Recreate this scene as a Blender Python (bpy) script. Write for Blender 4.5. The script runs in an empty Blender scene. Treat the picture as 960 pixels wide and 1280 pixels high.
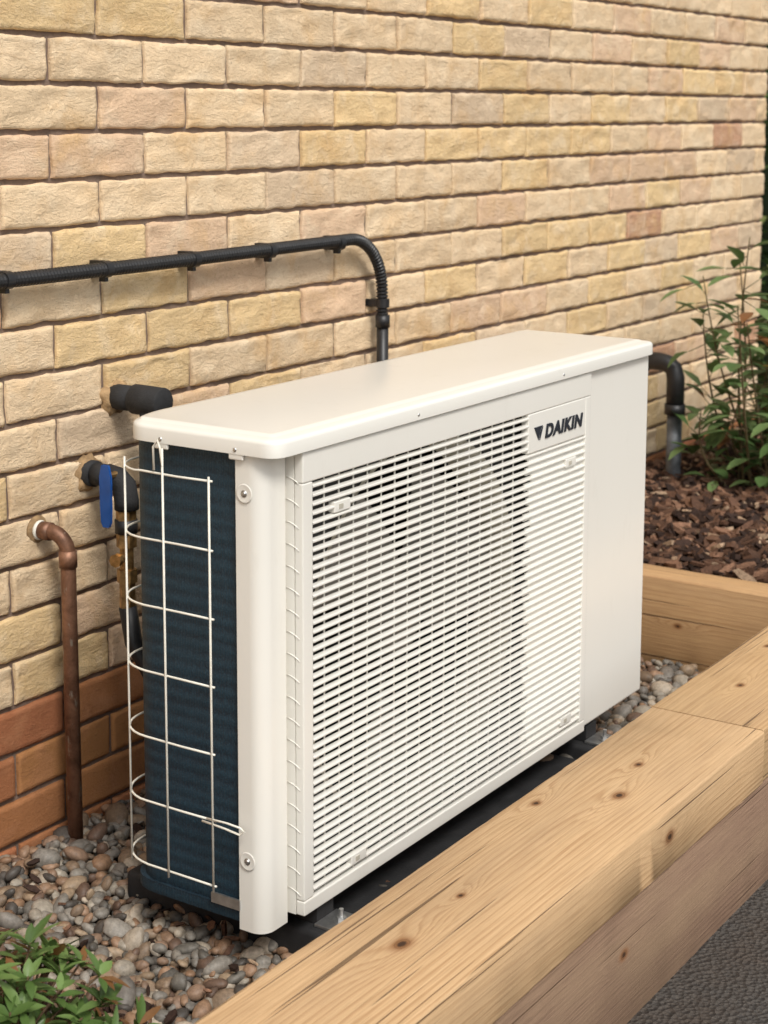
import bpy, bmesh, math, random
import numpy as np
from mathutils import Vector, Matrix, noise
random.seed(7); rng=np.random.default_rng(11)
scn=bpy.context.scene
# ------------------------------------------------------------------ helpers
def link(o,parent=None):
    scn.collection.objects.link(o)
    if parent is not None: o.parent=parent
    return o
def empty(name):
    e=bpy.data.objects.new(name,None); e.empty_display_size=.1; return link(e)
def mesh_obj(name,verts,faces,mat=None,smooth=False,parent=None,cols=None,bevel=0,seg=2):
    me=bpy.data.meshes.new(name)
    me.from_pydata([tuple(v) for v in verts],[],[tuple(f) for f in faces]); me.update()
    if smooth: me.polygons.foreach_set('use_smooth',[True]*len(me.polygons))
    if cols is not None:
        a=me.color_attributes.new(name='Col',type='FLOAT_COLOR',domain='POINT')
        c=np.ones((len(verts),4),np.float32); c[:,:3]=np.asarray(cols)[:,:3]
        a.data.foreach_set('color',c.ravel())
    if mat: me.materials.append(mat)
    o=link(bpy.data.objects.new(name,me),parent)
    if bevel:
        b=o.modifiers.new('bevel','BEVEL'); b.width=bevel; b.segments=seg; b.limit_method='ANGLE'; b.angle_limit=math.radians(40)
        me.polygons.foreach_set('use_smooth',[True]*len(me.polygons))
        w=o.modifiers.new('wn','WEIGHTED_NORMAL'); w.keep_sharp=True
    return o
class MB:
    def __init__(s): s.v=[];s.f=[];s.c=[]
    def add(s,vs,fs,col=None):
        n=len(s.v); s.v+= [tuple(v) for v in vs]; s.f+=[tuple(i+n for i in f) for f in fs]
        if col is not None: s.c+=[col]*len(vs)
    def box(s,x0,x1,y0,y1,z0,z1,col=None):
        vs=[(x0,y0,z0),(x1,y0,z0),(x1,y1,z0),(x0,y1,z0),(x0,y0,z1),(x1,y0,z1),(x1,y1,z1),(x0,y1,z1)]
        s.add(vs,[(0,3,2,1),(4,5,6,7),(0,1,5,4),(1,2,6,5),(2,3,7,6),(3,0,4,7)],col)
    def tube(s,pts,rad,n=10,col=None,caps=True,flat=None):
        pts=[Vector(p) for p in pts]; N=len(pts)
        R=rad if hasattr(rad,'__len__') else [rad]*N
        T=[]
        for i in range(N):
            a=pts[max(0,i-1)];b=pts[min(N-1,i+1)]
            t=(b-a); T.append(t.normalized() if t.length>1e-9 else (T[-1] if T else Vector((0,0,1))))
        up=Vector((0,0,1)) if abs(T[0].z)<.9 else Vector((1,0,0))
        nrm=(up-T[0]*up.dot(T[0])).normalized()
        vs=[];fs=[]
        for i in range(N):
            nrm=(nrm-T[i]*nrm.dot(T[i])).normalized(); bi=T[i].cross(nrm)
            for k in range(n):
                a=2*math.pi*k/n
                vs.append(pts[i]+(nrm*math.cos(a)+bi*math.sin(a))*R[i])
        for i in range(N-1):
            for k in range(n):
                k2=(k+1)%n
                fs.append((i*n+k,i*n+k2,(i+1)*n+k2,(i+1)*n+k))
        if caps:
            fs.append(tuple(range(n-1,-1,-1))); fs.append(tuple((N-1)*n+k for k in range(n)))
        s.add(vs,fs,col)
    def obj(s,name,mat,smooth=False,parent=None,bevel=0,seg=2):
        return mesh_obj(name,s.v,s.f,mat,smooth,parent,s.c if s.c else None,bevel,seg)
def autosmooth(o,ang=40):
    me=o.data
    me.polygons.foreach_set('use_smooth',[True]*len(me.polygons))
    bm=bmesh.new(); bm.from_mesh(me)
    for e in bm.edges:
        if len(e.link_faces)==2 and e.calc_face_angle(0)>math.radians(ang): e.smooth=False
    bm.to_mesh(me); bm.free()
def arc(c,r,a0,a1,n,ax='xz'):
    o=[]
    for i in range(n+1):
        a=math.radians(a0+(a1-a0)*i/n); p,q=r*math.cos(a),r*math.sin(a)
        if ax=='xz': o.append((c[0]+p,c[1],c[2]+q))
        elif ax=='xy': o.append((c[0]+p,c[1]+q,c[2]))
        else: o.append((c[0],c[1]+p,c[2]+q))
    return o
def densify(pts,step):
    out=[Vector(pts[0])]
    for a,b in zip(pts[:-1],pts[1:]):
        a=Vector(a);b=Vector(b);n=max(1,int(round((b-a).length/step)))
        for i in range(1,n+1): out.append(a.lerp(b,i/n))
    return out
# ------------------------------------------------------------------ node helper
class NT:
    def __init__(s,name):
        s.m=bpy.data.materials.new(name); s.m.use_nodes=True; s.t=s.m.node_tree
        s.b=s.t.nodes['Principled BSDF']
    def n(s,typ,**kw):
        nd=s.t.nodes.new(typ)
        for k,v in kw.items():
            if k.startswith('i_'):
                nd.inputs[k[2:].replace('_',' ')].default_value=v
            else: setattr(nd,k,v)
        return nd
    def l(s,a,b): s.t.links.new(a,b)
    def math(s,op,a,b=None,c=None,clamp=False):
        nd=s.n('ShaderNodeMath',operation=op); nd.use_clamp=clamp
        for i,x in enumerate((a,b,c)):
            if x is None: continue
            if hasattr(x,'links'): s.l(x,nd.inputs[i])
            else: nd.inputs[i].default_value=x
        return nd.outputs[0]
    def ramp(s,fac,stops,interp='LINEAR'):
        r=s.n('ShaderNodeValToRGB'); r.color_ramp.interpolation=interp
        e=r.color_ramp.elements
        while len(e)<len(stops): e.new(.5)
        for i,(p,c) in enumerate(stops):
            e[i].position=p; e[i].color=(c[0],c[1],c[2],1) if hasattr(c,'__len__') else (c,c,c,1)
        s.l(fac,r.inputs[0]); return r.outputs[0]
    def mix(s,fac,a,b,bt='MIX'):
        nd=s.n('ShaderNodeMix',data_type='RGBA',blend_type=bt)
        for sock,x in ((nd.inputs[0],fac),(nd.inputs[6],a),(nd.inputs[7],b)):
            if hasattr(x,'links'): s.l(x,sock)
            elif hasattr(x,'__len__'): sock.default_value=(x[0],x[1],x[2],1)
            else: sock.default_value=x
        return nd.outputs[2]
    def coord(s,scale=(1,1,1),out='Object'):
        tc=s.n('ShaderNodeTexCoord'); mp=s.n('ShaderNodeMapping'); mp.inputs['Scale'].default_value=scale
        s.l(tc.outputs[out],mp.inputs[0]); return mp.outputs[0]
    def noise(s,vec,scale,detail=4,rough=.55,dist=0):
        nd=s.n('ShaderNodeTexNoise'); nd.inputs['Scale'].default_value=scale; nd.inputs['Detail'].default_value=detail
        nd.inputs['Roughness'].default_value=rough; nd.inputs['Distortion'].default_value=dist
        s.l(vec,nd.inputs['Vector']); return nd.outputs['Fac']
    def bump(s,h,strength=.5,dist=.002,prev=None):
        nd=s.n('ShaderNodeBump'); nd.inputs['Strength'].default_value=strength; nd.inputs['Distance'].default_value=dist
        s.l(h,nd.inputs['Height'])
        if prev is not None: s.l(prev,nd.inputs['Normal'])
        return nd.outputs[0]
    def fin(s,col=None,rough=None,nrm=None,metal=None,spec=None):
        b=s.b
        for nm,x in (('Base Color',col),('Roughness',rough),('Normal',nrm),('Metallic',metal),('Specular IOR Level',spec)):
            if x is None: continue
            if hasattr(x,'links'): s.l(x,b.inputs[nm])
            elif hasattr(x,'__len__'): b.inputs[nm].default_value=(x[0],x[1],x[2],1)
            else: b.inputs[nm].default_value=x
        return s.m
def simple(name,col,rough=.5,metal=0,var=.12,nscale=30,bump=.1,bscale=200,bd=.0008):
    t=NT(name); c=t.coord()
    n=t.noise(c,nscale,3)
    cc=t.mix(t.ramp(n,[(.3,0.),(.7,1.)]),[x*(1-var) for x in col],[min(1,x*(1+var)) for x in col])
    return t.fin(cc,rough,t.bump(t.noise(c,bscale,2),bump,bd),metal)
# ------------------------------------------------------------------ materials
def m_brick(name,rough=1.0,stain=(.72,.45,.20),light=(.95,.78,.56),dark=(.46,.27,.13)):
    t=NT(name); c=t.coord()
    at=t.n('ShaderNodeAttribute',attribute_name='Col')
    n1=t.noise(c,7,5,.65,.4); n2=t.noise(t.coord((24,24,70)),1.,6,.72,1.6); n3=t.noise(c,230,3,.7)
    col=t.mix(t.math('MULTIPLY',t.ramp(n1,[(.50,0.),(.70,1.)]),.6),at.outputs['Color'],stain)
    col=t.mix(t.math('MULTIPLY',t.ramp(t.noise(c,13,4,.6,.5),[(.50,0.),(.70,1.)]),.5),col,light)
    col=t.mix(t.math('MULTIPLY',t.ramp(n2,[(.57,0.),(.72,1.)]),.40),col,dark)
    col=t.mix(t.math('MULTIPLY',t.ramp(n3,[(.5,0.),(.8,1.)]),.3),col,light)
    col=t.mix(t.math('MULTIPLY',t.ramp(t.noise(c,380,2),[(.63,0.),(.72,1.)]),.5),col,(.20,.12,.06))
    b=t.bump(n2,.6*rough,.010); b=t.bump(t.noise(c,70,5,.75,.8),.6*rough,.006,b); b=t.bump(n3,.4,.002,b)
    return t.fin(col,.93,b,spec=.2)
M_brick=m_brick('buff_brick'); M_brick_red=m_brick('orange_brick',.5,(.24,.095,.045),(.50,.24,.12),(.12,.05,.03))
def m_white():
    t=NT('white_powder_coat'); c=t.coord()
    n=t.noise(c,3,3); col=t.mix(n,(.785,.765,.70),(.82,.80,.74))
    d=t.noise(t.coord((14,14,4)),1.5,5,.7)
    col=t.mix(t.math('MULTIPLY',t.ramp(d,[(.58,0.),(.78,1.)]),.12),col,(.45,.40,.31))
    b=t.bump(t.noise(c,900,2),.05,.0004)
    return t.fin(col,.22,b,spec=.5)
M_white=m_white()
M_wire=simple('cream_wire_coating',(.78,.75,.66),.4,var=.05)
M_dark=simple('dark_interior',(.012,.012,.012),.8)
M_black=simple('black_plastic',(.016,.016,.017),.42,var=.25,bump=.15)
M_foam=simple('black_pipe_insulation',(.02,.02,.021),.8,var=.3,bump=.5,bscale=300,bd=.002)
M_rubber=simple('black_rubber',(.018,.018,.019),.75,var=.3,bump=.4)
M_zinc=simple('galvanised_steel',(.55,.55,.54),.35,metal=.9,var=.2,nscale=60)
M_brass=simple('brass',(.42,.26,.11),.4,metal=.9,var=.45,nscale=80)
M_blue=simple('blue_valve_paint',(.012,.075,.29),.35,var=.15)
M_grey=simple('grey_galvanised_pipe',(.10,.11,.12),.5,metal=.2,var=.45)
M_logo=simple('logo_dark_ink',(.02,.025,.035),.4)
M_fan=simple('fan_blade_plastic',(.22,.21,.19),.5,var=.1)
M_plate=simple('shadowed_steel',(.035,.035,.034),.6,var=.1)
M_shroud=simple('shroud_paint',(.50,.47,.39),.5,var=.08)
def m_copper():
    t=NT('aged_copper'); c=t.coord()
    n=t.noise(c,22,5,.7,.5)
    col=t.mix(t.ramp(n,[(.35,0.),(.65,1.)]),(.13,.062,.036),(.32,.165,.10))
    sp=t.ramp(t.noise(t.coord((1,1,.35)),75,3,.6),[(.62,0.),(.70,1.)])
    col=t.mix(t.math('MULTIPLY',sp,.6),col,(.45,.42,.34))
    return t.fin(col,.5,t.bump(n,.3,.001),.5)
M_copper=m_copper()
def m_coil():
    t=NT('blue_coil_fins'); tc=t.coord()
    sep=t.n('ShaderNodeSeparateXYZ'); t.l(tc,sep.inputs[0])
    z=sep.outputs['Z']
    s=t.math('SINE',t.math('MULTIPLY',z,2*math.pi/.0215)); s=t.math('MULTIPLY_ADD',s,.5,.5)
    yx=t.math('ADD',sep.outputs['X'],sep.outputs['Y'])
    fin=t.math('MULTIPLY_ADD',t.math('SINE',t.math('MULTIPLY',yx,2*math.pi/.0032)),.5,.5)
    g=t.noise(t.coord((1,1,1)),330,3,.7); g2=t.noise(t.coord((6,6,40)),3,4,.6)
    col=t.mix(s,(.006,.019,.033),(.009,.032,.052))
    col=t.mix(t.math('MULTIPLY',t.ramp(g,[(.45,0.),(.75,1.)]),.6),col,(.03,.085,.125))
    col=t.mix(t.math('MULTIPLY',t.ramp(g2,[(.5,0.),(.8,1.)]),.6),col,(.018,.052,.08))
    b=t.bump(s,.25,.003); b=t.bump(fin,.5,.001,b); b=t.bump(g,.4,.001,b)
    return t.fin(col,.6,b,.1)
M_coil=m_coil()
def m_mortar():
    t=NT('brown_mortar'); c=t.coord()
    n=t.noise(c,120,4,.7)
    return t.fin(t.mix(n,(.12,.082,.062),(.27,.195,.15)),.95,t.bump(n,.8,.003))
M_mortar=m_mortar()
def m_attr(name,rough=.7,var=.35,scale=120,bump=.3,bd=.001,spec=.4):
    t=NT(name); c=t.coord(); at=t.n('ShaderNodeAttribute',attribute_name='Col')
    n=t.noise(c,scale,3,.65)
    dk=t.mix(1.,at.outputs['Color'],(1-var,1-var,1-var),'MULTIPLY')
    return t.fin(t.mix(t.ramp(n,[(.35,0.),(.65,1.)]),dk,at.outputs['Color']),rough,t.bump(n,bump,bd),spec=spec)
M_pebble=m_attr('river_pebbles',.55,.35,150,.25,.001,.4)
M_chip=m_attr('bark_chips',.85,.45,160,.6,.002,.25)
def m_leaf(name):
    t=NT(name); at=t.n('ShaderNodeAttribute',attribute_name='Col'); c=t.coord()
    n=t.noise(c,40,3)
    col=t.mix(n,t.mix(1.,at.outputs['Color'],(.6,.65,.55),'MULTIPLY'),at.outputs['Color'])
    m=t.fin(col,.38,spec=.45)
    tr=t.n('ShaderNodeBsdfTranslucent'); t.l(col,tr.inputs[0]); mx=t.n('ShaderNodeMixShader'); mx.inputs[0].default_value=.25
    out=t.t.nodes['Material Output']; t.l(t.b.outputs[0],mx.inputs[1]); t.l(tr.outputs[0],mx.inputs[2]); t.l(mx.outputs[0],out.inputs[0])
    return m
M_leaf=m_leaf('leaf')
def m_soil():
    t=NT('dark_soil'); c=t.coord(); n=t.noise(c,60,5,.7)
    return t.fin(t.mix(n,(.02,.014,.01),(.10,.07,.05)),.95,t.bump(n,.8,.01))
M_soil=m_soil()
def m_asphalt():
    t=NT('asphalt'); c=t.coord(); n=t.noise(c,160,4,.8); v=t.n('ShaderNodeTexVoronoi'); v.inputs['Scale'].default_value=110; t.l(c,v.inputs['Vector'])
    col=t.mix(t.ramp(n,[(.3,0.),(.7,1.)]),(.032,.029,.027),(.12,.105,.09))
    col=t.mix(t.math('MULTIPLY',t.ramp(t.noise(c,5,5,.65),[(.4,0.),(.65,1.)]),.7),col,(.075,.052,.036))
    return t.fin(col,.9,t.bump(v.outputs['Distance'],1.,.010,t.bump(n,.7,.004)))
M_asphalt=m_asphalt()
def m_timber(name,knots,base=((.40,.215,.09),(.68,.46,.255)),axis='X',seed=0.,dirt=.3,roughsawn=1.):
    t=NT(name); tc=t.n('ShaderNodeTexCoord'); sep=t.n('ShaderNodeSeparateXYZ'); t.l(tc.outputs['Object'],sep.inputs[0])
    if axis=='X': u=sep.outputs['X']; v=t.math('ADD',sep.outputs['Y'],sep.outputs['Z'])
    else: u=sep.outputs['Y']; v=t.math('SUBTRACT',sep.outputs['Z'],sep.outputs['X'])
    cb=t.n('ShaderNodeCombineXYZ'); t.l(u,cb.inputs[0]); t.l(v,cb.inputs[1]); cb.inputs[2].default_value=seed
    def mp(sx,sy):
        m=t.n('ShaderNodeMapping'); m.inputs['Scale'].default_value=(sx,sy,1); t.l(cb.outputs[0],m.inputs[0]); return m.outputs[0]
    warp=t.noise(mp(.7,5),1.,2,.4)
    field=t.math('MULTIPLY_ADD',warp,7.,t.math('MULTIPLY',v,85.))
    core=None
    for (ku,kv,kr) in knots:
        du=t.math('MULTIPLY',t.math('SUBTRACT',u,ku),1/(kr*4.)); dv=t.math('MULTIPLY',t.math('SUBTRACT',v,kv),1/(kr*1.1))
        d2=t.math('ADD',t.math('MULTIPLY',du,du),t.math('MULTIPLY',dv,dv))
        g=t.math('EXPONENT',t.math('MULTIPLY',d2,-1.))
        field=t.math('MULTIPLY_ADD',g,3.2,field)
        du=t.math('MULTIPLY',t.math('SUBTRACT',u,ku),1/(kr*.8)); dv=t.math('MULTIPLY',t.math('SUBTRACT',v,kv),1/(kr*.5))
        d2=t.math('ADD',t.math('MULTIPLY',du,du),t.math('MULTIPLY',dv,dv))
        g=t.math('EXPONENT',t.math('MULTIPLY',d2,-1.))
        core=g if core is None else t.math('MAXIMUM',core,g)
    fib=t.noise(mp(9,420),1.,4,.7); fib2=t.noise(mp(2.5,110),1.,3,.6)
    field=t.math('MULTIPLY_ADD',fib2,1.1,field)
    fr=t.math('FRACT',field)
    ring=t.ramp(fr,[(0.,.05),(.55,.30),(.86,1.),(1.,.05)])
    dens=t.ramp(t.noise(mp(.8,14),1.,3,.5),[(.35,.35),(.62,1.)])
    blot=t.noise(mp(2.2,9),1.,4,.6)
    lo,hi=base
    col=t.mix(t.math('MULTIPLY',t.math('MULTIPLY',ring,dens),.72),hi,lo)
    col=t.mix(t.math('MULTIPLY',t.ramp(fib,[(.40,0.),(.72,1.)]),.5),col,[x*.75 for x in lo])
    col=t.mix(t.math('MULTIPLY',t.ramp(blot,[(.42,0.),(.7,1.)]),dirt),col,(.36,.245,.15))
    if core is not None:
        nz=t.noise(mp(60,160),1.,3,.6); core=t.math('MULTIPLY',core,t.math('MULTIPLY_ADD',nz,.5,.75))
        halo=t.ramp(core,[(.02,0.),(.25,.5),(.6,1.)])
        col=t.mix(t.math('MULTIPLY',halo,.85),col,(.27,.115,.04))
        rr_=t.math('FRACT',t.math('MULTIPLY',core,5.))
        col=t.mix(t.math('MULTIPLY',t.ramp(core,[(.35,0.),(.5,.6)]),rr_),col,(.10,.045,.02))
        col=t.mix(t.ramp(core,[(.74,0.),(.88,1.)]),col,(.06,.03,.015))
    crack=t.ramp(t.noise(mp(1.3,120),1.,2,.4),[(.675,0.),(.70,1.)])
    col=t.mix(t.math('MULTIPLY',crack,.75),col,(.09,.05,.025))
    b=t.bump(fib,.5*roughsawn,.002); b=t.bump(t.noise(mp(140,60),1.,4,.7),.25*roughsawn,.0012,b); b=t.bump(fr,.15,.001,b); b=t.bump(t.math('MULTIPLY',crack,-1.),.8,.003,b)
    return t.fin(col,.75,b,spec=.3)
# ------------------------------------------------------------------ ground sheets
def sheet(name,x0,x1,y0,y1,z,mat):
    return mesh_obj(name,[(x0,y0,z),(x1,y0,z),(x1,y1,z),(x0,y1,z)],[(0,1,2,3)],mat)
t=NT('distant_ground'); c=t.coord(); M_far=t.fin(t.mix(t.noise(c,2,5),(.05,.06,.03),(.09,.08,.05)),.95)
sheet('ground',-150,150,-150,150,-.112,M_far)
sheet('asphalt_pavement',-8,9,-7,-1.0,-.104,M_asphalt)
sheet('garden_soil',-3,1.50,-.87,.02,-.018,M_soil)
# ------------------------------------------------------------------ brick wall
BL=.24269; BH=.083; Z0=1.4208; XE=3.363; XS=-2.67
def build_wall():
    root=empty('brick_wall')
    B={'buff':([],[],[]),'red':([],[],[])}
    def one(xa,xb,za,zb,r):
        orange = r>=14
        V,F,C=B['red' if orange else 'buff']
        fine = xa>-.75
        NX,NZ=(24,9) if fine else (9,5)
        if orange:
            b=np.array([.42,.175,.075])*random.uniform(.72,1.15); b[1]*=random.uniform(.9,1.12)
        else:
            q=random.random()
            if q<(.06 if xa>1.0 else .006): b=np.array([.60,.34,.21])
            elif q<.14: b=np.array([.83,.58,.38])
            elif q<.36: b=np.array([.86,.62,.33])
            elif q<.48: b=np.array([.78,.59,.40])
            else: b=np.array([.89,.67,.43])
            b=b*random.uniform(.88,1.03)
        us=[0,0,.0028/(xb-xa)]+list(np.linspace(.035,.965,NX-4))+[1-.0028/(xb-xa),1,1]
        vs=[0,0,.045]+list(np.linspace(.13,.87,NZ-3))+[.955,1,1]
        base=len(V); nu=len(us); nv=len(vs)
        sd=random.uniform(0,100); tilt=random.uniform(-.0018,.0018); off=random.uniform(-.002,.002)
        amp=.0010 if orange else .0050
        for j,v in enumerate(vs):
            for i,u in enumerate(us):
                x=xa+(xb-xa)*u; z=za+(zb-za)*v
                outer = i==0 or j==0 or i==nu-1 or j==nv-1
                edge = i==1 or j==1 or i==nu-2 or j==nv-2
                n1=noise.noise(Vector((x*13+sd,z*34,sd))); n2=noise.noise(Vector((x*48,z*95,sd+5)))
                e=noise.noise(Vector((x*24,z*24,sd+9)))+.5*noise.noise(Vector((x*90,z*90,sd)))
                if outer or edge:
                    k=.0034*e*(.5 if orange else 1)-.0002
                    x+= (k if i<=1 else (-k if i>=nu-2 else 0)); z+=(k if j<=1 else (-k if j>=nv-2 else 0))
                rdg=1-abs(n1)*2.2
                y= .016 if outer else (.0030+.0018*e if edge else -amp*(rdg*.45+n1*.7+n2*.55)+off+tilt*(u-.5)*2)
                V.append((x,y,z)); C.append((b[0],b[1],b[2]))
        for j in range(nv-1):
            for i in range(nu-1):
                a=base+j*nu+i; F.append((a,a+1,a+nu+1,a+nu))
    g=.0047
    for r in range(-15,18):
        zt=Z0-BH*r; zb=zt-BH
        sh=0 if r%2==0 else .5
        k=math.floor(XS/BL)-1
        while True:
            xa=(k+sh)*BL; xb=xa+BL; k+=1
            if xa>=XE-.02: break
            xb=min(xb,XE)
            if xb<=XS: continue
            one(xa+g,xb-g*(xb<XE),zb+g,zt-g,r)
    mesh_obj('buff_bricks',B['buff'][0],B['buff'][1],M_brick,True,root,B['buff'][2])
    mesh_obj('orange_plinth_bricks',B['red'][0],B['red'][1],M_brick_red,True,root,B['red'][2])
    top=Z0+15*BH
    mb=MB(); mb.box(XS+.02,XE-.004,.0072,.30,-.11,top-.012); mb.obj('mortar',M_mortar,parent=root)
    mb=MB()
    for r in range(-15,18):
        zt=Z0-BH*r
        ys=[(.02,.10),(.11,.29)] if r%2 else [(.02,.20),(.21,.29)]
        for a,b in ys:
            q=random.uniform(.85,1.05); mb.box(XE-.02,XE+.003,a,b,zt-BH+g,zt-g,(.78*q,.58*q,.38*q))
    mb.obj('bricks_return',M_brick,parent=root)
build_wall()
# ------------------------------------------------------------------ timber sleepers
def beam(name,x0,x1,y0,y1,z0,z1,mat,parent,seed=0):
    n=max(4,int(max(x1-x0,y1-y0)/.02)); longx=(x1-x0)>(y1-y0)
    V=[];F=[]
    b=.0045
    a0,a1=(y0,y1) if longx else (x0,x1)
    l0,l1=(x0,x1) if longx else (y0,y1)
    sec=[(a0+b,z0),(a1-b,z0),(a1-.3*b,z0+.3*b),(a1,z0+b),(a1,z1-b),(a1-.3*b,z1-.3*b),(a1-b,z1),(a0+b,z1),(a0+.3*b,z1-.3*b),(a0,z1-b),(a0,z0+b),(a0+.3*b,z0+.3*b)]
    m=len(sec)
    for i in range(n+1):
        l=l0+(l1-l0)*i/n
        for k,(a,z) in enumerate(sec):
            w=noise.noise(Vector((l*3,k*.6,seed)))*.0018+noise.noise(Vector((l*30,k*3.,seed)))*.0010
            aa=a+w; zz=z+w*.7
            V.append((l,aa,zz) if longx else (aa,l,zz))
    for i in range(n):
        for k in range(m):
            k2=(k+1)%m; F.append((i*m+k,i*m+k2,(i+1)*m+k2,(i+1)*m+k))
    F.append(tuple(range(m-1,-1,-1))); F.append(tuple(n*m+k for k in range(m)))
    o=mesh_obj(name,V,F,mat,False,parent)
    bm=bmesh.new(); bm.from_mesh(o.data); bmesh.ops.recalc_face_normals(bm,faces=bm.faces); bm.to_mesh(o.data); bm.free()
    autosmooth(o,60); return o
root=empty('timber_sleeper_retaining_wall')
YI,YO=-.852,-1.073
kA=[(-.356,-.757,.022),(.252,-.782,.020),(.387,-.752,.014),(-.193,-.750,.011),(.247,-.919,.020),(.15,-.685,.014)]
kB=[(.86,-.745,.014),(1.12,-.70,.012)]
beam('upper_sleeper',-1.9,.655,YO,YI,.1,.2,m_timber('pine_sleeper',kA,seed=0.),root,1)
beam('upper_sleeper_end',.659,3.2,YO+.003,YI+.002,.1,.2005,m_timber('pine_sleeper_end',kB,base=((.40,.215,.09),(.64,.43,.23)),seed=7.3),root,2)
low=m_timber('rough_pine_sleeper',[(.1,-1.05,.016)],base=((.15,.085,.055),(.33,.21,.14)),seed=3.1,dirt=.6,roughsawn=1.6)
beam('lower_sleeper',-2.1,1.5,YO+.006,YI,-.13,.0975,low,root,3)
beam('lower_sleeper_end',1.503,3.2,YO+.004,YI,-.13,.0975,low,root,4)
beam('cross_sleeper',1.47,1.57,YI+.004,-.004,-.02,.2,m_timber('cross_pine_sleeper',[(-.55,-1.38,.012)],base=((.36,.185,.075),(.60,.385,.195)),axis='Y',seed=5.),root,5)
# ------------------------------------------------------------------ gravel
def ico(sub):
    bm=bmesh.new(); bmesh.ops.create_icosphere(bm,subdivisions=sub,radius=1)
    v=np.array([x.co[:] for x in bm.verts]); f=np.array([[q.index for q in x.verts] for x in bm.faces]); bm.free(); return v,f
def scatter(name,pos,rad,cols,mat,sub=2,flat=(.5,.8)):
    bv,bf=ico(sub); N=len(pos); nv=len(bv)
    sc=np.stack([rad*rng.uniform(.95,1.5,N),rad*rng.uniform(.7,1.05,N),rad*rng.uniform(flat[0],flat[1],N)],1)
    P=np.repeat(bv[None],N,0)
    k=rng.normal(0,1,(N,3,3))*1.25
    ph=rng.uniform(0,6.28,(N,3))
    d=1+.12*np.sin(np.einsum('nij,vj->nvi',k,bv)+ph[:,None,:]).sum(2)
    P=P*d[:,:,None]*sc[:,None,:]
    a=rng.uniform(0,6.283,N); tx=rng.normal(0,.4,N); ty=rng.normal(0,.4,N)
    ca,sa=np.cos(a),np.sin(a)
    Rz=np.zeros((N,3,3)); Rz[:,0,0]=ca;Rz[:,0,1]=-sa;Rz[:,1,0]=sa;Rz[:,1,1]=ca;Rz[:,2,2]=1
    Rx=np.zeros((N,3,3)); Rx[:,0,0]=1;Rx[:,1,1]=np.cos(tx);Rx[:,1,2]=-np.sin(tx);Rx[:,2,1]=np.sin(tx);Rx[:,2,2]=np.cos(tx)
    Ry=np.zeros((N,3,3)); Ry[:,1,1]=1;Ry[:,0,0]=np.cos(ty);Ry[:,0,2]=np.sin(ty);Ry[:,2,0]=-np.sin(ty);Ry[:,2,2]=np.cos(ty)
    R=Rx@Ry@Rz
    P=np.einsum('nij,nvj->nvi',R,P)+pos[:,None,:]
    V=P.reshape(-1,3).astype(np.float32); F=(bf[None]+(np.arange(N)*nv)[:,None,None]).reshape(-1,3)
    me=bpy.data.meshes.new(name); me.vertices.add(len(V)); me.vertices.foreach_set('co',V.ravel())
    me.loops.add(F.size); me.loops.foreach_set('vertex_index',F.ravel().astype(np.int32))
    me.polygons.add(len(F)); me.polygons.foreach_set('loop_start',(np.arange(len(F))*3).astype(np.int32))
    me.polygons.foreach_set('loop_total',np.full(len(F),3,np.int32)); me.polygons.foreach_set('use_smooth',np.ones(len(F),bool))
    me.update(calc_edges=True); me.validate()
    at=me.color_attributes.new(name='Col',type='FLOAT_COLOR',domain='POINT')
    c=np.ones((N,nv,4),np.float32); c[:,:,:3]=cols[:,None,:]; at.data.foreach_set('color',c.ravel())
    me.materials.append(mat); return link(bpy.data.objects.new(name,me))
pal=np.array([[.19,.185,.17],[.26,.25,.23],[.12,.115,.105],[.23,.17,.12],[.36,.28,.20],[.29,.20,.145],[.48,.43,.36],[.15,.10,.075],[.22,.21,.195],[.29,.22,.16],[.36,.335,.29],[.09,.083,.077],[.33,.22,.15],[.28,.27,.25],[.31,.20,.13]])*np.array([1.03,.97,.90])
P=[];Rr=[]
for (layer,sp,zb,rm) in ((0,.0185,-.010,.0100),(1,.0205,.000,.0100),(2,.034,.009,.0112)):
    xs=np.arange(-1.15,1.465,sp); ys=np.arange(-.850,-.012,sp)
    X,Y=np.meshgrid(xs,ys); X=X+rng.uniform(-.5,.5,X.shape)*sp*.9; Y=Y+rng.uniform(-.5,.5,X.shape)*sp*.9
    X=X.ravel();Y=Y.ravel(); n=len(X)
    hz=np.array([noise.noise(Vector((x*3,y*3,2)))*.012 for x,y in zip(X,Y)])
    rr=np.clip(rng.lognormal(math.log(rm),.32,n),.0045,.023)
    P.append(np.stack([X,Y,zb+hz+rng.uniform(-.003,.003,n)],1)); Rr.append(rr)
P=np.concatenate(P);Rr=np.concatenate(Rr)
k=(P[:,1]<-.014)&(P[:,1]>YI+.012)&(P[:,0]<1.455); P=P[k];Rr=Rr[k]
cols=pal[rng.integers(0,len(pal),len(P))]*rng.uniform(.75,1.12,(len(P),1))
scatter('gravel',P,Rr,cols,M_pebble,2)
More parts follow.
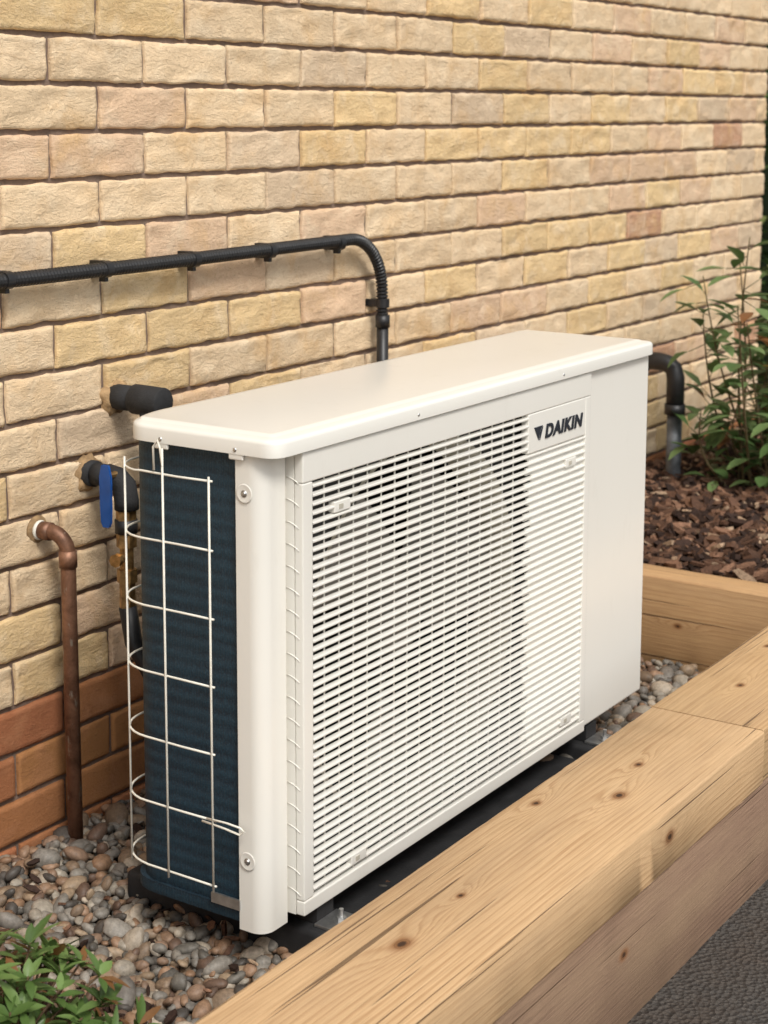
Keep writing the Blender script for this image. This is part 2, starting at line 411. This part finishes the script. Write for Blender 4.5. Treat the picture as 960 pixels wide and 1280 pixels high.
# ------------------------------------------------------------------ mulch bed
def chips(name,N,x0,x1,y0,y1,zf,zr,parent=None,smin=.012,smax=.045,thick=1.):
    mb=MB(); 
    for i in range(N):
        x=random.uniform(x0,x1); y=random.uniform(y0,y1); z=zf(x,y)+random.uniform(0,zr)
        L=random.uniform(smin,smax)/2; w=L*random.uniform(.22,.55); h=random.uniform(.0015,.006)*thick
        M=Matrix.Rotation(random.uniform(0,6.28),3,'Z')@Matrix.Rotation(random.gauss(0,.45),3,'X')@Matrix.Rotation(random.gauss(0,.4),3,'Y')
        vs=[]
        for dz in (-h,h):
            for (a,b) in ((-1,-.4),(-.3,-1),(.9,-.7),(1,.3),(.2,1),(-.8,.7)):
                vs.append(M@Vector((a*L*random.uniform(.8,1.1),b*w*random.uniform(.7,1.1),dz))+Vector((x,y,z)))
        q=random.random(); b=(.045,.025,.018) if q<.34 else ((.12,.062,.038) if q<.70 else ((.24,.13,.08) if q<.90 else (.42,.29,.19)))
        s=random.uniform(.7,1.25)
        mb.add(vs,[(5,4,3,2,1,0),(6,7,8,9,10,11)]+[(k,(k+1)%6,6+(k+1)%6,6+k) for k in range(6)],(b[0]*s,b[1]*s,b[2]*s))
    return mb.obj(name,M_chip,parent=parent)
root=empty('bark_mulch_bed')
def mz(x,y): return .185+.03*min(1,max(0,(x-1.6)/.5))+.014*noise.noise(Vector((x*4,y*4,0)))
V=[];F=[];nx,ny=70,34
for j in range(ny+1):
    for i in range(nx+1):
        x=1.572+(4.2-1.572)*i/nx; y=-1.25+1.248*j/ny
        if x<3.2 and y<YI+.003: y=YI+.003
        V.append((x,y,mz(x,y)))
for j in range(ny):
    for i in range(nx): a=j*(nx+1)+i; F.append((a,a+1,a+nx+2,a+nx+1))
mesh_obj('mulch_soil',V,F,M_soil,True,root)
chips('bark_chips',6500,1.585,3.5,YI+.012,-.01,lambda x,y:mz(x,y)+.002,.022,root,.018,.070,1.2)
# ------------------------------------------------------------------ heat pump
hp=empty('heat_pump_outdoor_unit')
xl,xr=-.251,1.019; yf,yb=-.672,-.367; zb_,zt=.085,.834; ZL=.8035
def rpoly(cs,n=6):
    out=[];N=len(cs)
    for i in range(N):
        p=Vector(cs[i-1][:2]);b=Vector(cs[i][:2]);q=Vector(cs[(i+1)%N][:2]);r=cs[i][2]
        u=(p-b).normalized();v=(q-b).normalized()
        A=b+u*r;B=b+v*r
        for k in range(n+1):
            s=k/n; out.append(tuple((A*(1-s)**2+b*2*s*(1-s)+B*s*s)))
    return out
def layered(name,layers,mat,parent,cap_bottom=False):
    V=[];F=[];n=len(layers[0][0])
    for poly,z in layers: V+=[(p[0],p[1],z) for p in poly]
    for L in range(len(layers)-1):
        for i in range(n):
            j=(i+1)%n; F.append((L*n+i,L*n+j,(L+1)*n+j,(L+1)*n+i))
    F.append(tuple((len(layers)-1)*n+i for i in range(n)))
    if cap_bottom: F.append(tuple(range(n-1,-1,-1)))
    o=mesh_obj(name,V,F,mat,False,parent); autosmooth(o,35); return o
def LO(d):
    q=lambda r:max(r-d*.9,.003)
    return rpoly([(xl-.006+d,yf-.005+d,q(.030)),(xr+.005-d,yf-.005+d,q(.024)),(xr+.005-d,yb+.004-d,q(.024)),(xl+.070,yb+.004-d,q(.05)),(xl-.006+d,yb-.034,q(.03))])
layered('lid',[(LO(.004),ZL),(LO(0),ZL+.001),(LO(0),.8235),(LO(.0010),.8262),(LO(.0030),.8285),(LO(.0065),.8300),(LO(.018),.8312),(LO(.021),.8320),(LO(.026),.8342),(LO(.031),.8346)],M_white,hp,True)
mb=MB(); mb.box(.748,xr,yf+.007,yb,zb_+.004,ZL-.0005); mb.obj('right_casing',M_white,parent=hp,bevel=.006,seg=3)
mb=MB(); mb.box(.738,.746,yf+.03,yb+.004,zb_+.014,.800); mb.box(xl+.04,.738,yb-.04,yb-.036,zb_+.014,.800); mb.obj('inner_partition',M_dark,parent=hp)
bp=rpoly([(xl+.006,yf+.035,.006),(.747,yf+.02,.004),(.747,yb+.001,.004),(xl+.006,yb+.001,.062)])
layered('base_pan',[(bp,zb_-.002),(bp,zb_+.0165)],M_coil,hp,True)
y1=-.645; xp1=-.190
prof=[(xl+.001,-.598)]+[(xl+.001+.024*(1-math.cos(a)),y1+.024*(1-math.sin(a))) for a in np.linspace(0,math.pi/2,9)]+[(xp1-.003,y1),(xp1,y1+.003),(xp1,y1+.014),(xl+.03,y1+.014),(xl+.012,-.598)]
V=[];F=[];n=len(prof)
for z in (.074,ZL-.0005):
    V+=[(p[0],p[1],z) for p in prof]
for i in range(n): j=(i+1)%n; F.append((i,j,n+j,n+i))
F+= [tuple(range(n-1,-1,-1)),tuple(range(n,2*n))]
o=mesh_obj('corner_post',V,F,M_white,False,hp); 
bm=bmesh.new(); bm.from_mesh(o.data); bmesh.ops.recalc_face_normals(bm,faces=bm.faces); bm.to_mesh(o.data); bm.free(); autosmooth(o,35)
def disc_ring(mb,c,r0,r1,depth,n=24):
    vs=[];prof=[(r1,-.0003),(r1*.95,-.0012),(r1*.84,-.0010),(r0,depth),(0.0001,depth)]
    for r,dx in prof:
        for k in range(n):
            a=2*math.pi*k/n; vs.append((c[0]+dx,c[1]+r*math.cos(a),c[2]+r*math.sin(a)))
    fs=[]
    for j in range(len(prof)-1):
        for k in range(n): k2=(k+1)%n; fs.append((j*n+k,j*n+k2,(j+1)*n+k2,(j+1)*n+k))
    mb.add(vs,fs)
mb=MB()
for z in (.747,.186): disc_ring(mb,(xl,-.615,z),.008,.0145,-.0004)
mb.obj('post_dimples',M_white,True,hp)
def screw(mb,c,axis,r=.0042,h=.0026):
    c=Vector(c);a=Vector(axis).normalized()
    mb.tube([c,c+a*h*.6,c+a*h],[r,r*.95,r*.5],10)
    mb.tube([c,c+a*.0008],[r*1.5,r*1.5],12)
mb=MB()
for z in (.747,.186): screw(mb,(xl-.0005,-.615,z),(-1,0,0),.0036)
screw(mb,(xl-.005,-.462,.811),(-1,0,0),.0036); screw(mb,(xl-.005,-.603,.811),(-1,0,0),.0036)
screw(mb,(.12,yf-.004,.813),(0,-1,0),.0030); screw(mb,(.62,yf-.004,.813),(0,-1,0),.0030)
mb.obj('screws',M_zinc,True,hp)
# tabs of the lid that come down over the guard
mb=MB(); 
for y in (-.462,-.603): mb.box(xl-.0052,xl+.000,y-.013,y+.013,ZL-.008,ZL+.004)
mb.obj('lid_tabs',M_white,parent=hp,bevel=.002)
gx0,gx1=-.186,.745
mb=MB()
mb.box(gx0,gx0+.006,yf+.0165,y1+.010,.0865,ZL-.0005); mb.box(xp1+.0005,gx0-.0005,y1+.006,y1+.012,.0865,ZL-.0005)
mb.obj('grille_cheek',M_white,False,hp)
mb=MB(); z=.120
while z<.78:
    pts=[(gx0-.0000,y1+.004,z+.0075),(gx0-.0002,y1-.004,z+.0065),(gx0-.0002,y1-.013,z+.003),(gx0-.0000,y1-.020,z-.002)]
    mb.tube(pts,.0009,6); z+=.0335
mb.obj('cheek_ribs',M_white,True,hp)
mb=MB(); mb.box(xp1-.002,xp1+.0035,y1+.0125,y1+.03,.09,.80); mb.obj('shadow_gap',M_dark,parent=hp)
mb=MB()
mb.box(gx0,gx1,yf,yf+.016,.756,ZL-.001)
mb.box(gx0,gx1,yf,yf+.016,.0865,.110)
mb.box(gx0,gx0+.026,yf+.0004,yf+.016,.1102,.7558)
mb.box(.7225,gx1,yf+.0004,yf+.016,.1102,.7558)
mb.box(.497,.7223,yf+.0002,yf+.016,.683,.7558)
mb.obj('grille_frame',M_white,parent=hp,bevel=.0025,seg=2)
# slats
NS=46; z0s=.1135; z1s=.7545; pitch=(z1s-z0s)/NS
sl=MB(); bk=MB()
cx_,cz_,R_=.190,.44,.315
for i in range(NS):
    z=z0s+pitch*(i+.5); xe=.7226 if z<.680 else .4972
    h=.0024
    sec=[(yf+.0012,z-h*.8),(yf+.0002,z-h*.3),(yf+.0002,z+h*.5),(yf+.0012,z+h*.9),(yf+.0085,z+h*1.5),(yf+.0085,z+h*.6)]
    V=[(x,a,b) for x in (gx0+.025,xe+.001) for a,b in sec]; n=len(sec)
    sl.add(V,[((i2+1)%n,i2,n+i2,n+(i2+1)%n) for i2 in range(n)])
    if z<.69:
        xs=.498+(.016 if i%2 else 0)+.006*math.sin(i*1.9)
        bk.box(xs,.7225,yf+.0055,yf+.0085,z-pitch/2,z+pitch/2-.0002)
sl.obj('grille_slats',M_white,False,hp)
bk.obj('grille_closed_panel',M_white,False,hp)
rb=MB(); x=gx0+.026+.036
while x<.49:
    rb.box(x-.00055,x+.00055,yf+.0056,yf+.0080,.111,.7555); x+=.0385
rb.obj('grille_ribs',M_white,False,hp)
cp=MB()
for (x,z) in ((-.085,.705),(.665,.640),(.665,.135),(-.04,.128)):
    cp.box(x-.021,x+.021,yf-.0004,yf+.012,z-.0085,z+.0085)
cp.obj('clip_pads',M_white,parent=hp,bevel=.0015)
cp=MB()
for (x,z) in ((-.085,.705),(.665,.640),(.665,.135),(-.04,.128)):
    cp.box(x-.010,x+.000,yf-.0016,yf-.0003,z-.0035,z+.0035)
cp.obj('clip_slots',M_shroud,parent=hp)
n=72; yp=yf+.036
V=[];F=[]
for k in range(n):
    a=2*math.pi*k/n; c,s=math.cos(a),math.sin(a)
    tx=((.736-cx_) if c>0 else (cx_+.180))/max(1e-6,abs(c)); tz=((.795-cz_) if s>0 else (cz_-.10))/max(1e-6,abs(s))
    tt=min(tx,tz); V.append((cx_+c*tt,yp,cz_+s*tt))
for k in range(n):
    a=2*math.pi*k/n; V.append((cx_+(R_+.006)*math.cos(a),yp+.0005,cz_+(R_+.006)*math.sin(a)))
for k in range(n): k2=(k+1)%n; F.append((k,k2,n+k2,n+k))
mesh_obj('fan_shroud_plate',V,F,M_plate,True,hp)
V=[];F=[]
for r,dy in ((R_+.012,-.001),(R_+.006,-.003),(R_+.001,.004),(R_-.004,.02),(R_-.006,.07)):
    for k in range(n):
        a=2*math.pi*k/n; V.append((cx_+r*math.cos(a),yp+dy,cz_+r*math.sin(a)))
for L in range(4):
    for k in range(n): k2=(k+1)%n; F.append((L*n+k,L*n+k2,(L+1)*n+k2,(L+1)*n+k))
mesh_obj('fan_shroud_ring',V,F,M_shroud,True,hp)
mb=MB(); mb.tube([(cx_,yp+.03,cz_),(cx_,yp+.038,cz_),(cx_,yp+.12,cz_)],[.03,.062,.066],28)
for b in range(3):
    a0=b*2*math.pi/3+.1; vs=[];fs=[]; NR,NA=8,8
    for i in range(NR+1):
        r=.06+(.285-.06)*i/NR
        for j in range(NA+1):
            s=j/NA; a=a0+(s-.5)*(.9+.2*i/NR)+.45*i/NR
            vs.append((cx_+r*math.cos(a),yp+.02+.08*s-.012*math.sin(s*3.14),cz_+r*math.sin(a)))
    for i in range(NR):
        for j in range(NA): q=i*(NA+1)+j; fs.append((q,q+1,q+NA+2,q+NA+1))
    mb.add(vs,fs)
mb.obj('fan',M_fan,True,hp)
# coil
path=[(xl+.010,-.600),(xl+.010,-.43)]+[(xl+.010+.055*(1-math.cos(a)),-.43+.055*math.sin(a)) for a in np.linspace(.15,math.pi/2,9)]+[(.745,-.375)]
V=[];F=[];
for z in (.100,.803): V+=[(p[0],p[1],z) for p in path]
n=len(path)
for i in range(n-1): F.append((i,n+i,n+i+1,i+1))
mesh_obj('heat_exchanger_coil',V,F,M_coil,True,hp)
V2=[];
off=[(p[0]+.03,p[1]-.03) for p in path]
for z in (.096,.802): V2+=[(p[0],p[1],z) for p in off]
mesh_obj('coil_inner',V2,F,M_dark,True,hp)
# wire guard
wg=MB(); xw=xl-.013; R=.072
def gpath(z,s): 
    j=lambda k:.0026*noise.noise(Vector((k*3.1,s*1.7,0)))
    pts=[(xw+j(1),-.566,z),(xw+j(2),-.50,z+j(5)),(xw+j(3),-.43,z)]
    pts+=[(xw+R*(1-math.cos(a)),-.43+R*math.sin(a)*1.02,z+j(6)) for a in np.linspace(.2,math.pi/2,8)]
    pts+=[(.1,-.354,z),(.70,-.354,z)]
    return pts
zs=[.761-.1038*i for i in range(7)]
for i,z in enumerate(zs): wg.tube(gpath(z,i),.0018,7)
for (x,y) in ((xw-.003,-.566+.004),(xw-.003,-.474)):
    wg.tube([(x,y,.768 if y<-.5 else .80),(x+.001,y+.001,.45),(x,y,.130)],.0018,7)
for (x,y) in ((xw+.013,-.385),(-.10,-.351),(0.02,-.351),(.14,-.351),(.26,-.351),(.38,-.351),(.5,-.351),(.62,-.351)):
    wg.tube([(x,y,.775),(x,y,.130)],.0018,7)
wg.tube([(xw-.003,-.474,.772),(xw-.003,-.470,.80),(xw,-.463,.810),(xw-.001,-.455,.80),(xw-.002,-.457,.765)],.0018,6)
wg.tube([(xw-.002,-.55,.2435),(xw-.004,-.59,.246),(xw-.001,-.612,.243),(xw+.002,-.618,.237),(xw-.001,-.612,.232),(xw-.003,-.585,.236),(xw-.001,-.54,.237)],.0018,6)
wg.obj('wire_guard',M_wire,True,hp)
def text(s,x,z,size,sx):
    cu=bpy.data.curves.new('badge_lettering','FONT'); cu.body=s; cu.size=size; cu.extrude=.0006; cu.offset=.0013; cu.shear=.18; cu.space_character=1.10
    cu.materials.append(M_logo)
    o=link(bpy.data.objects.new('badge_lettering',cu),hp); o.rotation_euler=(math.pi/2,0,0); o.location=(x,yf-.0012,z); o.scale=(sx,1,1)
text('DAIKIN',.557,.7045,.034,1.20)
mb=MB()
for T in ([(.517,.7290),(.549,.7290),(.5385,.7190),(.5335,.7035)],[(.5505,.7270),(.5390,.7035),(.5372,.7035),(.5405,.7180)]):
    m_=len(T); vs=[(a,yf-.0012,b) for a,b in T]+[(a,yf,b) for a,b in T]
    mb.add(vs,[tuple(range(m_))]+[(i,(i+1)%m_,m_+(i+1)%m_,m_+i) for i in range(m_)])
mb.obj('badge_triangle',M_logo,parent=hp)
def foot(x):
    s=MB(); s.box(x-.045,x+.045,-.735,-.285,-.005,.05); s.obj('rubber_foot',M_rubber,parent=hp,bevel=.01,seg=2)
    s=MB(); s.box(x-.03,x+.03,-.722,-.66,.0505,.056); s.obj('steel_plate',M_zinc,parent=hp,bevel=.001)
    s=MB(); s.box(x-.022,x+.022,-.66,-.36,.0506,.0825); s.obj('rail',M_rubber,parent=hp,bevel=.001)
    s=MB(); s.tube([(x,-.69,.056),(x,-.69,.064)],.0085,6); s.tube([(x,-.69,.064),(x,-.69,.076)],.0038,10)
    s.tube([(x,-.69,.0562),(x,-.69,.0575)],.013,16); s.obj('foot_bolt',M_zinc,parent=hp)
foot(-.115); foot(.80)
s=MB(); s.box(-.06,.745,-.690,-.345,.008,.026); s.obj('added_dark_slab',M_rubber,parent=hp,bevel=.004)  # guessed black slab, added to darken the shaded gap under the unit
mb=MB(); mb.box(xl-.0015,xl+.002,-.60,-.545,.104,.120); mb.obj('foil_label',M_zinc,parent=hp)
# ------------------------------------------------------------------ conduit
root=empty('electrical_conduit')
zc=1.013; yc=-.034
pts=[(-2.6,yc,zc),(-1.2,yc,zc-.002),(.2,yc,zc),(.86,yc,zc+.005)]
pts+=arc((.86,yc,zc+.005-.122),.122,90,0,14,'xz')[1:]
pts+=[(.984,yc,.82)]
d=densify(pts,.0026)
rad=[(.0132,.0132,.0100)[i%3] for i in range(len(d))]
mb=MB(); mb.tube(d,rad,14); mb.obj('corrugated_tube',M_black,False,root)
mb=MB(); mb.tube([(.984,yc,.835),(.984,yc,.45)],.0135,16); mb.tube([(.984,yc,.842),(.984,yc,.815)],.0165,16); mb.obj('rigid_tube',M_black,True,root)
mb=MB()
for x in (-.63,-.39,-.145,.094,.336,.573,.815):
    mb.tube([(x-.0085,yc,zc),(x-.0080,yc,zc),(x+.0080,yc,zc),(x+.0085,yc,zc)],[.012,.0152,.0152,.012],16)
    mb.box(x-.007,x+.007,yc+.006,.004,zc-.015,zc+.015)
    mb.box(x-.0045,x+.0045,yc-.002,yc+.012,zc-.022,zc-.012)
mb.tube([(.984,yc,.86),(.984,yc,.878)],.0155,16); mb.box(.972,.996,yc+.006,.004,.861,.877)
o=mb.obj('saddle_clips',M_black,False,root); autosmooth(o,50)
# ------------------------------------------------------------------ copper pipe
M_seal=simple('tan_sealant',(.34,.22,.11),.85,var=.45,bump=.9,bscale=90,bd=.004)
root=empty('copper_pipe')
mb=MB(); xc=-.046
p=[(xc-.012,.01,.566),(xc-.009,-.03,.566)]+[(xc-.009+.009*(i/6),-.03-.032*math.sin(i/6*math.pi/2),.534+.032*math.cos(i/6*math.pi/2)) for i in range(1,7)]+[(xc,-.062,.5),(xc+.002,-.062,-.03)]
mb.tube(p,.0135,16); mb.tube([(xc-.011,-.012,.566),(xc-.010,-.032,.566)],.0160,16); mb.tube([(xc,-.062,.535),(xc,-.062,.505)],.0160,16)
mb.obj('pipe',M_copper,True,root)
mb=MB(); mb.tube([(xc-.012,-.001,.566),(xc-.012,-.004,.566),(xc-.012,-.007,.566)],[.026,.023,.016],14)
mb.obj('wall_sealant',M_seal,True,root)
mb=MB(); mb.tube([(xc-.012,-.007,.566),(xc-.012,-.011,.566)],[.018,.017],16); mb.obj('white_collar',M_wire,True,root)
def foamseal(x,z,r,parent,nm='expanding_foam'):
    mb=MB(); vs=[];fs=[];n=26
    for j,(rr,y) in enumerate(((1.3,.004),(1.2,-.003),(1.,-.010),(.7,-.012))):
        for k in range(n):
            a=2*math.pi*k/n; w=1+.4*noise.noise(Vector((math.cos(a)*2+x*9,math.sin(a)*2,z*9+j*.3)))
            vs.append((x+r*rr*w*math.cos(a),y,z+r*rr*w*math.sin(a)))
    for j in range(3):
        for k in range(n): k2=(k+1)%n; fs.append((j*n+k,j*n+k2,(j+1)*n+k2,(j+1)*n+k))
    mb.add(vs,fs); mb.obj(nm,M_seal,True,parent)
# ------------------------------------------------------------------ insulated pipes
root=empty('insulated_water_pipe')
mb=MB()
x,z=.145,.774
mb.tube([(x,.01,z),(x,-.06,z)],.0235,20)
mb.tube([(x,-.050,z),(x,-.053,z),(x,-.118,z-.001),(x,-.121,z-.001)],[.024,.0275,.0275,.025],20)
mb.tube([(x,-.09,z-.01),(x,-.09,z-.3),(x+.05,-.2,z-.4),(x+.1,-.35,z-.42)],.021,16)
mb.obj('insulation',M_foam,True,root)
foamseal(x,z,.026,root)
root=empty('insulated_water_pipe')
x,z=.070,.645
mb=MB(); mb.tube([(x,.01,z),(x,-.022,z)],.0240,20); mb.tube([(x,-.022,z),(x,-.055,z)],.0205,18); mb.tube([(x,-.050,z),(x,-.075,z-.003),(x,-.09,z-.014),(x,-.095,z-.04),(x,-.095,z-.055)],.022,18)
mb.obj('insulation',M_foam,True,root); foamseal(x,z,.026,root)
yv=-.093; yh=-.080
mb=MB(); 
mb.tube([(x,yh,z+.008),(x-.038,yh,z+.008)],.0065,10)
mb.tube([(x,yv,z-.05),(x,yv,z-.20)],.0125,14)
for zz in (z-.058,z-.10,z-.165): mb.tube([(x,yv,zz),(x,yv,zz-.024)],.0185,6)
mb.tube([(x,yv,z-.14),(x-.035,yv-.008,z-.14)],.009,10); mb.tube([(x-.032,yv-.008,z-.14),(x-.042,yv-.01,z-.14)],.012,8)
mb.tube([(x,yv,z-.19),(x,yv,z-.24)],.0145,6)
mb.obj('brass_valve_body',M_brass,False,root)
mb=MB(); mb.tube([(x,yv,z-.235),(x+.003,yv-.01,z-.30),(x+.02,yv-.05,z-.38),(x+.08,yv-.15,z-.44),(x+.16,yv-.24,z-.44)],.0165,14); mb.tube([(x,yv,z-.074),(x,yv,z-.098)],.0205,14); mb.obj('hose',M_black,True,root)
mb=MB()
hv=[(-.012,0),(-.0115,-.055),(-.010,-.082),(-.006,-.090),(.006,-.090),(.010,-.082),(.0115,-.055),(.012,0),(.007,.020),(-.007,.020)]
xo=x-.034
vs=[(xo,yh+a,z+.008+b) for a,b in hv]+[(xo-.005,yh+a,z+.008+b) for a,b in hv]; n=len(hv)
mb.add(vs,[tuple(range(n)),tuple(range(2*n-1,n-1,-1))]+[(i,(i+1)%n,n+(i+1)%n,n+i) for i in range(n)])
mb.obj('blue_valve_handle',M_blue,parent=root,bevel=.0012)
# ------------------------------------------------------------------ right drain pipe
root=empty('drain_pipe')
mb=MB(); x,y,z=2.345,-.145,.575
mb.tube([(x,.01,z),(x,-.095,z),(x,-.118,z-.004),(x,-.138,z-.018),(x,-.145,z-.045),(x,-.145,z-.13)],.026,18)
mb.tube([(x,-.03,z),(x,-.06,z)],.031,18); mb.tube([(x,-.145,z-.12),(x,-.145,z-.15)],.030,18); mb.obj('black_elbow',M_black,True,root)
mb=MB(); mb.tube([(x,-.145,z-.145),(x,-.145,.10)],.022,18); mb.obj('grey_pipe',M_grey,True,root)
# ------------------------------------------------------------------ plants
def leaf(mb,p,d,up,L,W,col,curl=.2):
    d=Vector(d).normalized(); up=Vector(up); s=d.cross(up)
    if s.length<1e-4: s=Vector((1,0,0))
    s.normalize(); n=s.cross(d).normalized(); p=Vector(p)
    prof=[(0,.02),(.18,.55),(.42,1.),(.68,.82),(.88,.38),(1,.0)]
    vs=[];fs=[]
    for t_,w in prof:
        c=p+d*L*t_-n*curl*L*t_*t_; 
        vs+= [c-s*W*w/2+n*W*.18*w, c, c+s*W*w/2+n*W*.18*w]
    for i in range(len(prof)-1):
        a=i*3; fs+=[(a,a+1,a+4,a+3),(a+1,a+2,a+5,a+4)]
    mb.add(vs,fs,col)
def rdir(el0,el1):
    a=random.uniform(0,6.283);e=math.radians(random.uniform(el0,el1)); return Vector((math.cos(a)*math.cos(e),math.sin(a)*math.cos(e),math.sin(e)))
root=empty('azalea_bush')
mb=MB(); st=MB(); bx,by=-.695,-.565
for i in range(110):
    d=rdir(8,80); r=random.uniform(.5,1.1)
    tip=Vector((bx+d.x*.195*r,by+d.y*.19*r,.0+d.z*.215*r))
    st.tube([(bx+d.x*.02,by+d.y*.02,0),(bx+d.x*.10*r,by+d.y*.09*r,d.z*.15*r),tip],[.003,.002,.0015],5,(.14,.09,.05))
    ax=(d+Vector((0,0,.7))).normalized()
    nl=random.randint(7,11); q=random.uniform(.65,1.3)
    for k in range(nl):
        a=k*2.4; t1=ax.orthogonal().normalized(); t2=ax.cross(t1)
        el=random.uniform(.1,.9); ld=(t1*math.cos(a)+t2*math.sin(a))*math.cos(el)+ax*math.sin(el)
        g=random.random(); col=(.10*q,.17*q,.045*q) if g<.55 else ((.18*q,.27*q,.085*q) if g<.90 else (.28,.13,.05))
        leaf(mb,tip-ax*random.uniform(0,.012),ld,ax,random.uniform(.026,.056),random.uniform(.010,.016),col,random.uniform(.05,.35))
mb.obj('leaves',M_leaf,True,root); st.obj('stems',M_chip,True,root)
chips('leaf_litter',520,-.95,-.42,-.84,-.25,lambda x,y:.012,.014,root)
chips('leaf_debris',75,-.45,.2,-.75,-.05,lambda x,y:.016,.012,None,.010,.035,.5)
root=empty('garden_shrub')
mb=MB(); st=MB()
def shoot(base,tip,nl,q=1.,stemcol=(.16,.12,.06),rs=.0045):
    base=Vector(base);tip=Vector(tip); bend=Vector((random.uniform(-.05,.05),random.uniform(-.05,.05),0))
    P=[base.lerp(tip,s)+bend*math.sin(s*3.14) for s in np.linspace(0,1,9)]
    st.tube(P,[rs*(1-.65*i/8) for i in range(9)],6,stemcol)
    for k in range(nl):
        s=.12+.88*(k+random.random())/nl; i=min(7,int(s*8)); p=P[i].lerp(P[i+1],min(1,s*8-i))
        d=rdir(-25,45); g=random.random()
        col=(.12*q,.20*q,.07*q) if g<.55 else ((.22*q,.32*q,.13*q) if g<.94 else (.32,.14,.06))
        p2=p+d*random.uniform(.01,.06); st.tube([p,p2],[.0016,.001],4,stemcol)
        leaf(mb,p2,d,(0,0,1),random.uniform(.055,.095),random.uniform(.030,.046),col,random.uniform(0,.3))
for i in range(28):
    bx_=random.uniform(2.34,2.75); by_=random.uniform(-.50,-.28)
    shoot((bx_,by_,.2),(bx_+random.uniform(-.24,.14),by_+random.uniform(-.10,.12),random.uniform(.40,1.03)),random.randint(15,26))
shoot((2.42,-.42,.2),(2.47,-.42,1.0),8,1.,(.60,.42,.08),.006)
mb.obj('leaves',M_leaf,True,root); st.obj('stems',M_chip,True,root)
root=empty('hedge')
mb=MB()
for i in range(9000):
    x=random.uniform(5.0,6.2); y=random.uniform(-1.2,3.5); z=random.uniform(-.1,3.0)
    x+= .25*noise.noise(Vector((y*1.5,z*1.5,3)))
    g=random.uniform(.6,1.7); col=(.08*g,.14*g,.04*g) if random.random()<.8 else (.18*g,.20*g,.07*g)
    leaf(mb,(x,y,z),rdir(-40,60),(0,0,1),random.uniform(.05,.09),random.uniform(.03,.05),col)
mb.obj('leaves',M_leaf,True,root)
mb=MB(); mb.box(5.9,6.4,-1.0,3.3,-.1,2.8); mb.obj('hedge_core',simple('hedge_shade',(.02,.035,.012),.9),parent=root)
# ------------------------------------------------------------------ light
w=bpy.data.worlds.new("World"); scn.world=w; w.use_nodes=True; nt=w.node_tree
sky=nt.nodes.new('ShaderNodeTexSky'); sky.sky_type='NISHITA'; sky.sun_disc=False
EL,AZ=math.radians(50),math.radians(212)
sky.sun_elevation=EL; sky.sun_rotation=AZ; sky.air_density=1.; sky.dust_density=3.
hs=nt.nodes.new('ShaderNodeHueSaturation'); hs.inputs['Saturation'].default_value=.18
bg=nt.nodes['Background']; bg.inputs['Strength'].default_value=.15
nt.links.new(sky.outputs[0],hs.inputs['Color']); nt.links.new(hs.outputs[0],bg.inputs['Color'])
sd=bpy.data.lights.new('sun','SUN'); sd.energy=2.2; sd.angle=math.radians(16); sd.color=(1,.96,.90)
so=link(bpy.data.objects.new('sun',sd)); dirv=Vector((math.sin(AZ)*math.cos(EL),math.cos(AZ)*math.cos(EL),math.sin(EL)))
so.rotation_euler=dirv.to_track_quat('Z','Y').to_euler()
# ------------------------------------------------------------------ camera
th,pt,rl=.58480,.14625,.00318
fw=Vector((math.cos(th)*math.cos(pt),math.sin(th)*math.cos(pt),-math.sin(pt))); r=Vector((math.sin(th),-math.cos(th),0)); u=r.cross(fw)
r2=r*math.cos(rl)+u*math.sin(rl); u2=u*math.cos(rl)-r*math.sin(rl)
cd=bpy.data.cameras.new('camera'); cam=link(bpy.data.objects.new('camera',cd))
cam.matrix_world=Matrix(((r2.x,u2.x,-fw.x,-2.12568),(r2.y,u2.y,-fw.y,-2.09696),(r2.z,u2.z,-fw.z,1.29805),(0,0,0,1)))
cd.sensor_fit='VERTICAL'; cd.sensor_height=36; cd.sensor_width=27; cd.lens=2111.74*36/1280; cd.shift_y=-(640-445.855)/1280
cd.clip_start=.05; cd.clip_end=500
cd.dof.use_dof=True; cd.dof.focus_distance=2.75; cd.dof.aperture_fstop=7.
scn.camera=cam
scn.view_settings.view_transform='Standard'; scn.view_settings.look='None'; scn.view_settings.exposure=0
